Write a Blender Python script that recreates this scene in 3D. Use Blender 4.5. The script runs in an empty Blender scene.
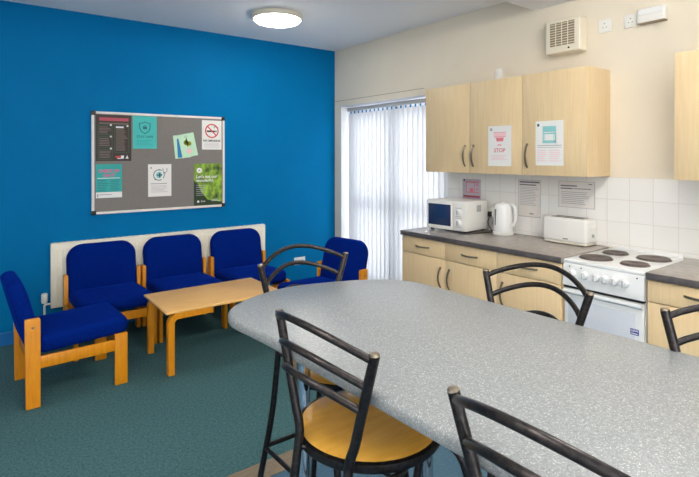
import bpy, bmesh, math, random
from mathutils import Vector, Matrix
random.seed(7)
SC = bpy.context.scene
COL = SC.collection
PI = math.pi
R = math.radians

# ------------------------------------------------------------------ materials
def lin(c):
    out = []
    for v in c[:3]:
        v /= 255.0
        out.append(v / 12.92 if v <= 0.04045 else ((v + 0.055) / 1.055) ** 2.4)
    return (*out, 1.0)

def mat(name, c, rough=.5, metal=0, spec=.5, emit=0, trans=0, coat=0, sheen=0, subs=0):
    m = bpy.data.materials.new(name)
    m.use_nodes = True
    b = m.node_tree.nodes['Principled BSDF']
    b.inputs['Base Color'].default_value = lin(c)
    b.inputs['Roughness'].default_value = rough
    b.inputs['Metallic'].default_value = metal
    b.inputs['Specular IOR Level'].default_value = spec
    b.inputs['Transmission Weight'].default_value = trans
    b.inputs['Coat Weight'].default_value = coat
    b.inputs['Sheen Weight'].default_value = sheen
    if emit:
        b.inputs['Emission Color'].default_value = lin(c)
        b.inputs['Emission Strength'].default_value = emit
    return m

def noise_mix(m, c1, c2, scale, stretch=(1, 1, 1), lo=.35, hi=.65, detail=4, bump=0, bdist=.002, kind='noise', rough_n=.6):
    """mottled / grained base colour between c1 and c2"""
    nt = m.node_tree; N = nt.nodes; L = nt.links
    b = N['Principled BSDF']
    tc = N.new('ShaderNodeTexCoord'); mp = N.new('ShaderNodeMapping')
    mp.inputs['Scale'].default_value = stretch
    L.new(tc.outputs['Object'], mp.inputs['Vector'])
    if kind == 'voronoi':
        t = N.new('ShaderNodeTexVoronoi'); t.inputs['Scale'].default_value = scale
        out = t.outputs['Color']
        sep = N.new('ShaderNodeSeparateColor'); L.new(out, sep.inputs[0]); out = sep.outputs[0]
    else:
        t = N.new('ShaderNodeTexNoise'); t.inputs['Scale'].default_value = scale
        t.inputs['Detail'].default_value = detail; t.inputs['Roughness'].default_value = rough_n
        out = t.outputs['Fac']
    L.new(mp.outputs[0], t.inputs['Vector'])
    r = N.new('ShaderNodeValToRGB')
    r.color_ramp.elements[0].position = lo; r.color_ramp.elements[1].position = hi
    r.color_ramp.elements[0].color = lin(c1); r.color_ramp.elements[1].color = lin(c2)
    L.new(out, r.inputs[0]); L.new(r.outputs[0], b.inputs['Base Color'])
    if bump:
        bp = N.new('ShaderNodeBump'); bp.inputs['Strength'].default_value = bump
        bp.inputs['Distance'].default_value = bdist
        L.new(out, bp.inputs['Height']); L.new(bp.outputs[0], b.inputs['Normal'])
    return m

M = {}
M['blue_wall'] = noise_mix(mat('blue paint', (0, 114, 172), .6, spec=.06), (0, 113, 170), (0, 116, 174), 3, bump=.05)
M['cream_wall'] = noise_mix(mat('cream paint', (235, 223, 203), .6, spec=.3), (233, 222, 202), (237, 226, 206), 2, bump=.04)
M['white_wall'] = mat('white paint', (242, 240, 236), .6, spec=.3)
M['ceiling'] = mat('ceiling paint', (250, 250, 252), .7, spec=.2)
M['carpet'] = noise_mix(mat('teal carpet', (60, 92, 98), .95, spec=.05), (38, 76, 82), (98, 134, 136), 75, lo=.36, hi=.64, bump=.25, detail=9, rough_n=.85, bdist=.004)
M['vinyl'] = noise_mix(mat('blue vinyl', (70, 120, 165), .4), (62, 104, 130), (80, 120, 144), 60)
M['strip'] = noise_mix(mat('threshold wood', (140, 122, 98), .5), (128, 110, 88), (150, 132, 108), 12, (1, 12, 1))
M['maple'] = noise_mix(mat('maple laminate', (229, 202, 157), .42), (223, 195, 150), (233, 208, 165), 5, (14, 14, .7), lo=.3, hi=.7)
M['maple_base'] = noise_mix(mat('maple laminate warm light tint', (242, 212, 164), .42), (236, 205, 156), (246, 217, 171), 5, (14, 14, .7), lo=.3, hi=.7)  # same maple as the wall units, warmer light put into the colour
M['maple_edge'] = mat('maple edge band', (222, 196, 146), .45)
M['worktop'] = noise_mix(mat('slate worktop', (168, 158, 149), .22), (156, 147, 139), (174, 164, 155), 22, lo=.3, hi=.7)
M['worktop_edge'] = noise_mix(mat('slate worktop edge', (88, 82, 82), .35), (80, 75, 76), (98, 92, 91), 22)
M['dark_metal'] = noise_mix(mat('gunmetal tube', (48, 44, 44), .3, metal=.75), (40, 37, 38), (62, 57, 56), 90, bump=.15)
M['handle'] = mat('bronze handle', (142, 130, 114), .32, metal=.75)
M['chrome'] = mat('chrome', (200, 205, 210), .12, metal=1)
M['white_enamel'] = mat('white enamel', (240, 240, 238), .25, coat=.3)
M['white_plastic'] = mat('white plastic', (238, 236, 230), .35)
M['cream_plastic'] = mat('ivory plastic', (236, 228, 208), .4)
M['grey_plastic'] = mat('grey plastic', (190, 190, 190), .4)
M['black_plastic'] = mat('black plastic', (24, 24, 26), .4)
M['oven_glass'] = mat('pale oven door', (216, 219, 226), .18, coat=.5)
M['plate'] = noise_mix(mat('hotplate iron', (98, 86, 80), .55, metal=.2), (88, 76, 70), (112, 100, 94), 30)
M['mw_glass'] = mat('microwave window', (30, 52, 92), .12, coat=.6)
M['fabric'] = noise_mix(mat('royal blue cloth', (0, 30, 114), .95, spec=.06), (0, 26, 104), (0, 38, 132), 160, bump=.5, bdist=.002)
M['beech'] = noise_mix(mat('beech', (226, 144, 14), .4), (218, 134, 8), (234, 154, 22), 7, (9, 9, 1), lo=.3, hi=.7)
M['beech_top'] = noise_mix(mat('beech veneer', (250, 194, 118), .35), (244, 184, 106), (254, 204, 130), 6, (1.2, 14, 4), lo=.3, hi=.7)
M['seat_wood'] = noise_mix(mat('amber seat ply', (244, 182, 72), .28, coat=.3), (236, 168, 58), (250, 194, 88), 4, (10, 1.5, 2), lo=.3, hi=.7)
M['radiator'] = mat('radiator enamel', (250, 242, 222), .4)
M['board_felt'] = noise_mix(mat('grey felt', (108, 103, 100), .95, spec=.1), (128, 123, 119), (140, 135, 131), 200, bump=.2)
M['alu'] = mat('aluminium', (236, 231, 226), .4)
M['upvc'] = mat('white upvc', (236, 238, 242), .35)
M['skirting'] = mat('skirting blue', (0, 100, 168), .4)
M['grille'] = mat('grille taupe', (150, 136, 112), .6)
M['paper'] = mat('paper', (238, 236, 232), .6)
M['pocket'] = mat('pocket film', (236, 230, 224), .2)
for n, c in dict(p_teal=(64, 190, 186), p_teal2=(40, 172, 168), p_dteal=(24, 92, 102), p_pink=(226, 92, 150), p_dark=(58, 46, 42), p_rose=(190, 78, 96),
                 p_green=(52, 92, 70), p_taupe=(118, 104, 96), p_red=(214, 60, 58), p_black=(30, 30, 32), p_grey=(168, 168, 172), p_white=(240, 240, 240),
                 p_mint=(196, 232, 200), p_blue=(30, 130, 190), p_olive=(150, 160, 40), p_lime=(120, 176, 48), p_forest=(40, 62, 34), p_salmon=(226, 130, 140),
                 p_lpink=(244, 200, 206), p_aqua=(140, 204, 204), p_navy=(46, 56, 140), p_dgrey=(110, 110, 118), p_lilac=(196, 188, 200)).items():
    M[n] = mat(n[2:] + ' ink', c, .55)
M['leaf_print'] = noise_mix(mat('leaf photo print', (110, 160, 50), .4), (40, 62, 40), (164, 206, 66), 11, (1.3, 1, .9), lo=.36, hi=.62, detail=5)

_f = M['fabric'].node_tree.nodes['Principled BSDF']
_f.inputs['Sheen Weight'].default_value = .35; _f.inputs['Sheen Roughness'].default_value = .4; _f.inputs['Sheen Tint'].default_value = lin((0, 70, 210))
def tile_material():
    m = mat('white glazed tile', (236, 232, 226), .18, coat=.2)
    nt = m.node_tree; N = nt.nodes; L = nt.links; b = N['Principled BSDF']
    tc = N.new('ShaderNodeTexCoord'); sp = N.new('ShaderNodeSeparateXYZ'); cb = N.new('ShaderNodeCombineXYZ')
    L.new(tc.outputs['Object'], sp.inputs[0]); L.new(sp.outputs['X'], cb.inputs['X']); L.new(sp.outputs['Z'], cb.inputs['Y'])
    br = N.new('ShaderNodeTexBrick'); br.offset = 0
    br.inputs['Scale'].default_value = 1
    br.inputs['Brick Width'].default_value = .1456; br.inputs['Row Height'].default_value = .15
    br.inputs['Mortar Size'].default_value = .0016; br.inputs['Mortar Smooth'].default_value = .2
    br.inputs['Color1'].default_value = lin((246, 244, 240)); br.inputs['Color2'].default_value = lin((242, 239, 234))
    br.inputs['Mortar'].default_value = lin((222, 214, 204))
    L.new(cb.outputs[0], br.inputs['Vector']); L.new(br.outputs['Color'], b.inputs['Base Color'])
    bp = N.new('ShaderNodeBump'); bp.inputs['Strength'].default_value = .4; bp.inputs['Distance'].default_value = .002; bp.invert = True
    L.new(br.outputs['Fac'], bp.inputs['Height']); L.new(bp.outputs[0], b.inputs['Normal'])
    return m
M['tile'] = tile_material()

def laminate():
    """grey speckled table laminate: fine light and dark flecks"""
    m = mat('speckled grey laminate', (168, 170, 172), .32, spec=.45)
    nt = m.node_tree; N = nt.nodes; L = nt.links; b = N['Principled BSDF']
    tc = N.new('ShaderNodeTexCoord')
    v = N.new('ShaderNodeTexVoronoi'); v.inputs['Scale'].default_value = 420
    n = N.new('ShaderNodeTexNoise'); n.inputs['Scale'].default_value = 120; n.inputs['Detail'].default_value = 5
    L.new(tc.outputs['Object'], v.inputs['Vector']); L.new(tc.outputs['Object'], n.inputs['Vector'])
    s = N.new('ShaderNodeSeparateColor'); L.new(v.outputs['Color'], s.inputs[0])
    r1 = N.new('ShaderNodeValToRGB'); e = r1.color_ramp
    e.elements[0].position = 0; e.elements[0].color = lin((125, 128, 130))
    e.elements[1].position = 1; e.elements[1].color = lin((196, 196, 192))
    for p, c in ((.3, (138, 141, 142)), (.75, (143, 146, 147)), (.92, (160, 162, 161))):
        x = e.elements.new(p); x.color = lin(c)
    L.new(s.outputs[0], r1.inputs[0])
    r2 = N.new('ShaderNodeValToRGB'); r2.color_ramp.elements[0].position = .36; r2.color_ramp.elements[1].position = .62
    r2.color_ramp.elements[0].color = lin((232, 232, 232)); r2.color_ramp.elements[1].color = (1, 1, 1, 1)
    L.new(n.outputs['Fac'], r2.inputs[0])
    mx = N.new('ShaderNodeMix'); mx.data_type = 'RGBA'; mx.blend_type = 'MULTIPLY'; mx.inputs['Factor'].default_value = 1
    L.new(r1.outputs[0], mx.inputs[6]); L.new(r2.outputs[0], mx.inputs[7]); L.new(mx.outputs[2], b.inputs['Base Color'])
    return m
M['laminate'] = laminate()

def vane_material():
    m = bpy.data.materials.new('blind fabric'); m.use_nodes = True
    nt = m.node_tree; N = nt.nodes; L = nt.links
    N.remove(N['Principled BSDF'])
    d = N.new('ShaderNodeBsdfDiffuse'); d.inputs['Color'].default_value = lin((228, 230, 235))
    t = N.new('ShaderNodeBsdfTranslucent'); t.inputs['Color'].default_value = lin((214, 215, 218))
    mx = N.new('ShaderNodeMixShader'); mx.inputs[0].default_value = .235
    L.new(d.outputs[0], mx.inputs[1]); L.new(t.outputs[0], mx.inputs[2]); L.new(mx.outputs[0], N['Material Output'].inputs[0])
    return m
M['vane'] = vane_material()

def glass_material():
    m = bpy.data.materials.new('pane glass'); m.use_nodes = True
    nt = m.node_tree; N = nt.nodes; L = nt.links
    N.remove(N['Principled BSDF'])
    t = N.new('ShaderNodeBsdfTransparent'); g = N.new('ShaderNodeBsdfGlossy'); g.inputs['Roughness'].default_value = .02
    mx = N.new('ShaderNodeMixShader'); mx.inputs[0].default_value = .08
    L.new(t.outputs[0], mx.inputs[1]); L.new(g.outputs[0], mx.inputs[2]); L.new(mx.outputs[0], N['Material Output'].inputs[0])
    return m
M['glass'] = glass_material()
M['lamp'] = mat('lit diffuser', (255, 250, 240), .5, emit=1)
M['tube'] = mat('lit tube diffuser', (255, 250, 242), .5, emit=1)

# ------------------------------------------------------------------ mesh builder
class MB:
    def __init__(s): s.bm = bmesh.new()
    def _take(s, b2, mtx=None):
        if mtx is not None: bmesh.ops.transform(b2, matrix=mtx, verts=b2.verts)
        me = bpy.data.meshes.new('tmp'); b2.to_mesh(me); b2.free()
        s.bm.from_mesh(me); bpy.data.meshes.remove(me); return s
    def box(s, x0, x1, y0, y1, z0, z1, bev=0, seg=2, mtx=None):
        b = bmesh.new(); bmesh.ops.create_cube(b, size=1)
        for v in b.verts:
            v.co = Vector((x0 + (v.co.x + .5) * (x1 - x0), y0 + (v.co.y + .5) * (y1 - y0), z0 + (v.co.z + .5) * (z1 - z0)))
        if bev:
            bmesh.ops.bevel(b, geom=list(b.edges), offset=bev, segments=seg, profile=.5, affect='EDGES')
        return s._take(b, mtx)
    def loft(s, rings, cap=True, closed=True, mtx=None):
        b = bmesh.new(); vs = [[b.verts.new(p) for p in r] for r in rings]
        n = len(rings[0])
        for a, c in zip(vs, vs[1:]):
            for i in range(n if closed else n - 1):
                j = (i + 1) % n
                try: b.faces.new((a[i], a[j], c[j], c[i]))
                except ValueError: pass
        if cap:
            for r in (vs[0], vs[-1]):
                try: b.faces.new(r)
                except ValueError: pass
        bmesh.ops.recalc_face_normals(b, faces=b.faces)
        return s._take(b, mtx)
    def tube(s, path, r, n=10, cap=True, mtx=None):
        P = [Vector(p) for p in path]; rings = []
        rr = r if isinstance(r, (list, tuple)) else [r] * len(P)
        up = None
        for i, p in enumerate(P):
            t = (P[min(i + 1, len(P) - 1)] - P[max(i - 1, 0)]).normalized()
            if up is None:
                up = Vector((0, 0, 1)) if abs(t.z) < .9 else Vector((0, 1, 0))
            a = (up - t * up.dot(t)).normalized(); bb = t.cross(a); up = a
            rings.append([p + (a * math.cos(2 * PI * k / n) + bb * math.sin(2 * PI * k / n)) * rr[i] for k in range(n)])
        return s.loft(rings, cap, True, mtx)
    def strap(s, path, side, w, th, mtx=None):
        """rectangular section swept along path; side = unit width direction"""
        P = [Vector(p) for p in path]; sd = Vector(side); rings = []
        for i, p in enumerate(P):
            t = (P[min(i + 1, len(P) - 1)] - P[max(i - 1, 0)]).normalized(); nn = t.cross(sd).normalized()
            rings.append([p + sd * w / 2 + nn * th / 2, p - sd * w / 2 + nn * th / 2, p - sd * w / 2 - nn * th / 2, p + sd * w / 2 - nn * th / 2])
        return s.loft(rings, True, True, mtx)
    def lathe(s, prof, n=32, mtx=None, cap=True):
        return s.loft([[(r * math.cos(2 * PI * k / n), r * math.sin(2 * PI * k / n), z) for k in range(n)] for r, z in prof], cap, True, mtx)
    def prism(s, pts, z0, z1, mtx=None):
        return s.loft([[(x, y, z0) for x, y in pts], [(x, y, z1) for x, y in pts]], True, True, mtx)
    def pad(s, hw, hh, Rt, Rb, t, r, bulge=0, k=8, mtx=None):
        """rounded-edge cushion: outline in local XY (Rt radius at +y corners, Rb at -y), thickness t along Z, dome on +z"""
        def ring(ins, z):
            pts = []
            for cx, cy, a0, RR in ((1, 1, 0, Rt), (-1, 1, 90, Rt), (-1, -1, 180, Rb), (1, -1, 270, Rb)):
                q = max(RR - ins, .002)
                for i in range(k + 1):
                    a = R(a0 + 90 * i / k)
                    pts.append((cx * (hw - RR) + q * math.cos(a) if RR - ins > .002 else cx * (hw - ins - .002) + q * math.cos(a),
                                cy * (hh - RR) + q * math.sin(a) if RR - ins > .002 else cy * (hh - ins - .002) + q * math.sin(a), z))
            return pts
        rings = []
        m = 5
        for i in range(m + 1):
            a = PI / 2 * i / m
            rings.append(ring(r * (1 - math.sin(a)), -t / 2 + r * (1 - math.cos(a))))
        for i in range(m + 1):
            a = PI / 2 * i / m
            rings.append(ring(r * (1 - math.cos(a)), t / 2 - r + r * math.sin(a)))
        mn = min(hw, hh) - r
        for f in (.25, .5, .75, .97):
            rings.append(ring(r + mn * f, t / 2 + bulge * (1 - (1 - f) ** 2)))
        return s.loft(rings, True, True, mtx)
    def text(s, body, size, mtx, align='CENTER', extrude=.0002, bold=0):
        cu = bpy.data.curves.new('t', 'FONT'); cu.body = body; cu.size = size; cu.align_x = align; cu.extrude = extrude
        cu.offset = bold; cu.resolution_u = 3
        ob = bpy.data.objects.new('t', cu); COL.objects.link(ob)
        dg = bpy.context.evaluated_depsgraph_get(); dg.update()
        me = bpy.data.meshes.new_from_object(ob.evaluated_get(dg)); me.transform(mtx)
        s.bm.from_mesh(me); bpy.data.meshes.remove(me)
        bpy.data.objects.remove(ob); bpy.data.curves.remove(cu); return s
    def build(s, name, m, parent=None, smooth=True, loc=(0, 0, 0), rot=None):
        me = bpy.data.meshes.new(name)
        bmesh.ops.remove_doubles(s.bm, verts=s.bm.verts, dist=1e-5)
        s.bm.to_mesh(me); s.bm.free()
        me.materials.append(M[m] if isinstance(m, str) else m)
        o = bpy.data.objects.new(name, me); COL.objects.link(o)
        if smooth:
            for p in me.polygons: p.use_smooth = True
            me.set_sharp_from_angle(angle=R(38))
        o.location = loc
        if rot: o.rotation_euler = rot
        if parent: o.parent = parent
        return o

def tag(o, label=None, cat=None, group=None, kind=None):
    for k, v in (('label', label), ('category', cat), ('group', group), ('kind', kind)):
        if v: o[k] = v
    return o
def thing(name, label, cat, loc, rz=0, group=None):
    o = bpy.data.objects.new(name, None); COL.objects.link(o); o.empty_display_size = .05
    o.location = loc; o.rotation_euler = (0, 0, rz)
    return tag(o, label, cat, group)
def copy_tree(o, loc, rz, label):
    c = o.copy(); COL.objects.link(c); c.location = loc; c.rotation_euler = (0, 0, rz); c['label'] = label
    def kids(a, b):
        for ch in a.children:
            d = ch.copy(); COL.objects.link(d); d.parent = b; kids(ch, d)
    kids(o, c)
    return c
KR = -PI / 2          # kitchen wall: local x runs along the wall (to the right), local -y faces the room
KITCHEN = R(-90)

# ------------------------------------------------------------------ setting
XL, YF, H = -4.9, -6.6, 2.80
OY0, OY1, OZ = -.145, -1.80, 2.125       # patio door opening in the right wall
def struct(mb, name, m, label=None, **k):
    return tag(mb.build(name, m, smooth=False, **k), label, None, None, 'structure')
struct(MB().box(XL - .1, .25, 0, .15, 0, H), 'wall_back', 'blue_wall')
struct(MB().box(0, .25, OY0, 0, 0, H).box(0, .25, OY1, OY0, OZ, H).box(0, .25, YF, OY1, 0, H), 'wall_right', 'cream_wall')
LX0, LX1, LZ0, LZ1 = -4.7, -2.2, .35, 2.45      # wide window added behind the viewer, unseen, to brighten room and ceiling
struct(MB().box(XL - .1, XL, YF, 0, 0, H), 'wall_left', 'white_wall')
struct(MB().box(XL - .1, LX0, YF - .1, YF, 0, H).box(LX1, .25, YF - .1, YF, 0, H).box(LX0, LX1, YF - .1, YF, 0, LZ0).box(LX0, LX1, YF - .1, YF, LZ1, H), 'wall_front', 'white_wall')
win = bpy.data.objects.new('window_added', None); COL.objects.link(win); win.location = ((LX0 + LX1) / 2, YF - .05, 0); win['kind'] = 'structure'
m = MB(); hwn = (LX1 - LX0) / 2
for x in (-hwn + .03, -.03, .03, hwn - .03): m.box(x - .03, x + .03, -.03, .03, LZ0, LZ1, .003)
for z in (LZ0 + .03, LZ1 - .03): m.box(-hwn, hwn, -.03, .03, z - .03, z + .03, .003)
m.build('frame', 'upvc', win)
for sgn in (-1, 1): MB().box(min(sgn * .06, sgn * (hwn - .06)), max(sgn * .06, sgn * (hwn - .06)), -.004, .004, LZ0 + .06, LZ1 - .06).build('pane', 'glass', win, smooth=False)
struct(MB().box(XL - .1, .25, YF - .1, .15, H, H + .12), 'ceiling', 'ceiling')
fl = struct(MB().box(XL - .1, .25, -2.672, .15, -.06, 0), 'floor', 'carpet')
struct(MB().box(XL - .1, .25, YF - .1, -2.672, -.06, 0), 'floor', 'vinyl')
struct(MB().box(XL, 0, -2.795, -2.672, 0, .006, .002), 'trim_1', 'strip')                     # threshold strip between carpet and vinyl
struct(MB().box(XL, 0, -3.05, -2.690, 2.665, H), 'trim_2', 'ceiling')                      # boxed beam
struct(MB().box(XL, -.0, -.014, 0, 0, .105, .004), 'baseboard_back', 'skirting')
struct(MB().box(XL, XL + .014, YF, -.014, 0, .105, .004), 'baseboard_left', 'skirting')
struct(MB().box(-.010, 0, -1.50, -.012, OZ, 2.19, .002).box(-.010, 0, OY0, -.012, 0, OZ, .002), 'trim_3', 'cream_wall')   # casing of the patio door
struct(MB().box(-.011, .16, OY0 - .004, OY0 + .0005, 0, OZ).box(-.011, .16, OY1, OY0, OZ - .004, OZ + .0005), 'trim_5', 'upvc')   # white lining of the door reveal
struct(MB().box(-.0125, 0, -1.50, -.012, 2.188, 2.1925), 'trim_6', 'grille')                                                      # dark joint above the casing
# tiled splashback, object origin on the tile grid
t = MB().box(.0055, 3.2, -.008, 0, .124, .60)
struct(t, 'trim_4', 'tile', loc=(0, -1.7945, .79), rot=(0, 0, KR))
# patio door (white upvc, two leaves with a mid rail)
door = bpy.data.objects.new('door_1', None); COL.objects.link(door); door.location = (.19, OY0, 0); door.rotation_euler = (0, 0, KR)
door['kind'] = 'structure'
W = OY0 - OY1
def dframe():
    m = MB()
    m.box(0, .06, -.03, .03, 0, OZ, .004).box(W - .06, W, -.03, .03, 0, OZ, .004).box(0, W, -.03, .03, OZ - .06, OZ, .004).box(0, W, -.03, .03, 0, .05, .004)
    return m
dframe().build('frame', 'upvc', door)
for x0, x1 in ((.06, .80), (.80, W - .06)):
    m = MB().box(x0, x0 + .085, -.025, .025, .05, OZ - .06, .004).box(x1 - .085, x1, -.025, .025, .05, OZ - .06, .004)
    m.box(x0, x1, -.025, .025, .05, .16, .004).box(x0, x1, -.025, .025, OZ - .15, OZ - .06, .004).box(x0, x1, -.025, .025, .93, 1.05, .004)
    d = m.build('door_leaf', 'upvc', door)
    MB().box(x0 + .08, x1 - .08, -.004, .004, .15, OZ - .14).build('pane', 'glass', d, smooth=False)

# ------------------------------------------------------------------ vertical blind
bl = thing('vertical_blind', 'white vertical blind with long vanes covering the patio door', 'blind', (.075, OY0 - .03, 0), KR)
HL = W - .05
MB().box(0, HL, -.02, .02, 2.062, 2.105, .004).build('headrail', 'grey_plastic', bl)
nv = 22
for i in range(nv):
    x = .05 + (HL - .1) * i / (nv - 1)
    a = R(10 + 4 * math.sin(i * 2.3))
    c, s_ = math.cos(a), math.sin(a)
    w = .0405
    rows = []
    for z in (.05, .06, 2.03, 2.04):
        rows.append([(x + u * w * c, u * w * s_ + .006 * (1 - u * u), z) for u in (-1, -.5, 0, .5, 1)])
    v = MB().loft(rows, cap=False, closed=False).build('vane', 'vane', bl)
    MB().box(x - .008, x + .008, -.004, .004, 2.035, 2.066).build('hook', 'p_blue', v, smooth=False)

# ------------------------------------------------------------------ ceiling lights
def dome(loc, label):
    t = thing('ceiling_light', label, 'ceiling light', loc, 0)
    MB().lathe([(.20, 0), (.222, -.004), (.225, -.036), (.215, -.046), (.205, -.046), (.2, -.02)], 40).build('rim', 'cream_plastic', t)
    MB().lathe([(.204, -.04), (.203, -.054), (.19, -.066), (.15, -.078), (.09, -.084), (.02, -.086)], 40).build('diffuser', 'lamp', t)
    return t
dome((-1.312, -.965, H), 'round white dome light lit on the ceiling near the blue wall')
def batten(loc, label):
    t = thing('unseen_strip_light', label, 'strip light', loc, 0)
    MB().box(-.75, .75, -.05, .05, 2.72 - H, 0, .006).build('housing', 'white_plastic', t)
    MB().box(-.74, .74, -.075, .075, -.195, -.085, .03, 3).build('diffuser', 'tube', t)
    return t
batten((-1.7, -4.3, H), 'strip light over the kitchen behind the beam')
batten((-4.0, -4.1, H), 'added strip light, out of view, brightening the near stool seat')  # added lamp, out of view, placed to light the near stool's seat

# ------------------------------------------------------------------ radiator on the blue wall
rd = thing('radiator', 'long cream panel radiator on the blue wall behind three chairs', 'radiator', (-1.965, -.04, .25), 0)
m = MB().box(-1, 1, -.012, .012, 0, .54, .008, 3)
for i in range(46):
    x = -.965 + i * 1.93 / 45
    m.box(x - .013, x + .013, -.019, -.008, .045, .495, .005, 2)
m.build('panel', 'radiator', rd)
m = MB().box(-1.0, 1.0, -.012, .038, .535, .548, .003)
for i in range(40): m.box(-.985 + i * .05, -.955 + i * .05, -.004, .03, .546, .55)
m.build('top_grille', 'radiator', rd)
MB().box(-1.004, -.994, -.012, .038, .0, .54, .002).build('side_panel', 'radiator', rd)
MB().box(.994, 1.004, -.012, .038, .0, .54, .002).build('side_panel', 'radiator', rd)
MB().tube([(-.99, 0, .04), (-1.045, 0, .04), (-1.05, 0, .035), (-1.05, 0, -.25)], .0085).build('pipe', 'alu', rd)
MB().tube([(.99, 0, .04), (1.045, 0, .04), (1.05, 0, .035), (1.05, 0, -.25)], .0085).build('pipe', 'alu', rd)
MB().lathe([(.012, .05), (.02, .055), (.024, .07), (.024, .125), (.02, .135), (.005, .137)], 16, Matrix.Translation((-1.05, 0, 0))).build('thermostatic_valve', 'white_plastic', rd)

# ------------------------------------------------------------------ sockets and switch plates
def plate(name, label, cat, x, z, loc_kw, w, h, double=False, switches=1):
    t = thing(name, label, cat, loc_kw[0], loc_kw[1])
    MB().box(-w / 2, w / 2, -.010, 0, -h / 2, h / 2, .004).build('face_plate', 'white_plastic', t)
    return t
t = plate('wall_socket', 'white double socket low on the blue wall beside the radiator', 'socket', 0, 0, ((-.50, 0, .335), 0), .146, .086)
m = MB()
for cx in (-.038, .038):
    m = MB(); m.box(cx - .003, cx + .003, -.0105, -.009, .002, .012).box(cx - .014, cx - .006, -.0105, -.009, -.014, -.010).box(cx + .006, cx + .014, -.0105, -.009, -.014, -.010); m.build('pin_hole', 'p_black', t, smooth=False)
for cx in (-.03, .03): MB().box(cx - .006, cx + .006, -.014, -.008, .018, .034, .001).build('rocker', 'white_plastic', t)

# extractor fan
fan = thing('extractor_fan', 'square ivory extractor fan with brown grille high on the kitchen wall', 'extractor fan', (0, -2.975, 2.40), KR)
MB().box(-.132, .132, -.105, 0, -.120, .120, .012, 3).build('casing', 'cream_plastic', fan)
MB().box(-.092, .092, -.108, -.1, -.068, .098).build('vent_opening', 'grille', fan, smooth=False)
for i in range(9):
    z = -.058 + i * .0178
    MB().box(-.092, .092, -.112, -.104, z, z + .004, .001, 1, Matrix.Translation((0, 0, 0))).build('louvre', 'cream_plastic', fan, smooth=False)
m = MB()
for i in (-1, 0, 1): m.box(i * .046 - .002, i * .046 + .002, -.113, -.104, -.068, .098)
m.build('grille_bar', 'cream_plastic', fan, smooth=False)
MB().box(.045, .057, -.109, -.1, -.098, -.086, .001).build('indicator', 'p_black', fan)
MB().box(-.134, .134, -.02, -.012, -.122, .122, .002).build('seam', 'cream_plastic', fan)

def wplate(name, label, cat, y, z, parts):
    t = thing(name, label, cat, (0, y, z), KR)
    MB().box(-.0435, .0435, -.010, 0, -.0435, .0435, .004).build('face_plate', 'white_plastic', t)
    if parts:
        m = MB().box(-.004, .004, -.0108, -.009, .012, .018).box(-.016, -.008, -.0108, -.009, -.012, -.008).box(.008, .016, -.0108, -.009, -.012, -.008)
        m.build('pin_hole', 'p_dgrey', t, smooth=False)
    MB().box(-.006, .006, -.0135, -.009, -.034, -.02, .001).build('rocker', 'white_plastic', t)
    return t
wplate('fused_spur', 'small white fused spur plate right of the extractor fan', 'socket', -3.232, 2.432, True)
wplate('isolator_switch', 'white isolator plate touching the left end of the emergency light', 'switch', -3.402, 2.430, True)
t = thing('emergency_light', 'white boxed emergency light high on the wall, brightest fitting there', 'emergency light', (0, -3.542, 2.437), KR)
MB().box(-.083, .083, -.055, 0, -.046, .046, .01, 3).build('housing', 'white_plastic', t)
MB().box(-.076, .076, -.06, -.05, .0, .04, .004).build('lens', 'white_enamel', t)
MB().box(-.08, .08, -.05, -.002, -.05, -.044, .001).build('underside', 'grille', t)
t = thing('light_switch', 'white switch plate on the wall just above the middle cupboard door', 'switch', (0, -2.36, 2.215), KR)
MB().box(-.038, .038, -.010, 0, -.05, .043, .004).build('face_plate', 'white_plastic', t)
MB().box(-.012, .012, -.014, -.009, -.015, .015, .002).build('rocker', 'white_enamel', t)

# ------------------------------------------------------------------ kitchen units
def handle_v(parent, x, z0, z1, y):
    m = MB(); n = 9
    m.strap([(x, y - .001, z0 - .012), (x, y - .012, z0 + .004)] + [(x, y - .014 - .016 * math.sin(PI * i / n), z0 + (z1 - z0) * (i + .5) / (n + 1)) for i in range(n + 1)] +
            [(x, y - .012, z1 - .004), (x, y - .001, z1 + .012)], (1, 0, 0), .012, .006)
    m.lathe([(.009, 0), (.009, .006), (.006, .008)], 10, Matrix.Translation((x, y, z1 + .008)) @ Matrix.Rotation(PI / 2, 4, 'X'))
    m.build('handle', 'handle', parent)
def handle_h(parent, x0, x1, z, y):
    m = MB(); n = 9
    m.strap([(x0 - .012, y - .001, z), (x0 + .004, y - .012, z)] + [(x0 + (x1 - x0) * (i + .5) / (n + 1), y - .014 - .016 * math.sin(PI * i / n), z) for i in range(n + 1)] +
            [(x1 - .004, y - .012, z), (x1 + .012, y - .001, z)], (0, 0, 1), .012, .006)
    m.build('handle', 'handle', parent)

def wall_unit(label, y, widths, hsides):
    """y = left end; local x to the right"""
    t = thing('wall_cabinet', label, 'cupboard', (0, y, 1.398), KR)
    w = sum(widths); d = .285; h = .7235
    MB().box(0, .016, -d, 0, 0, h, .001).box(w - .016, w, -d, 0, 0, h, .001).box(.016, w - .016, -d, 0, 0, .016, .001).box(.016, w - .016, -d, 0, h - .016, h, .001).box(.016, w - .016, -.02, -.01, .016, h - .016).build('carcass', 'maple', t)
    x = 0
    for dw, hs in zip(widths, hsides):
        dr = MB().box(x + .0015, x + dw - .0015, -.303, -.2855, .001, h - .001, .0015).build('door', 'maple', t)
        handle_v(dr, x + (.042 if hs == 'L' else dw - .042), .066, .212, -.303)
        x += dw
    return t
wall_unit('double pale maple wall cupboard, its two handles side by side, over the microwave', -1.8125, (.4855, .484), 'RL')
wall_unit('single pale maple wall cupboard over the toaster, blue-green notice on its door', -2.782, (.485,), 'L')
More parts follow.
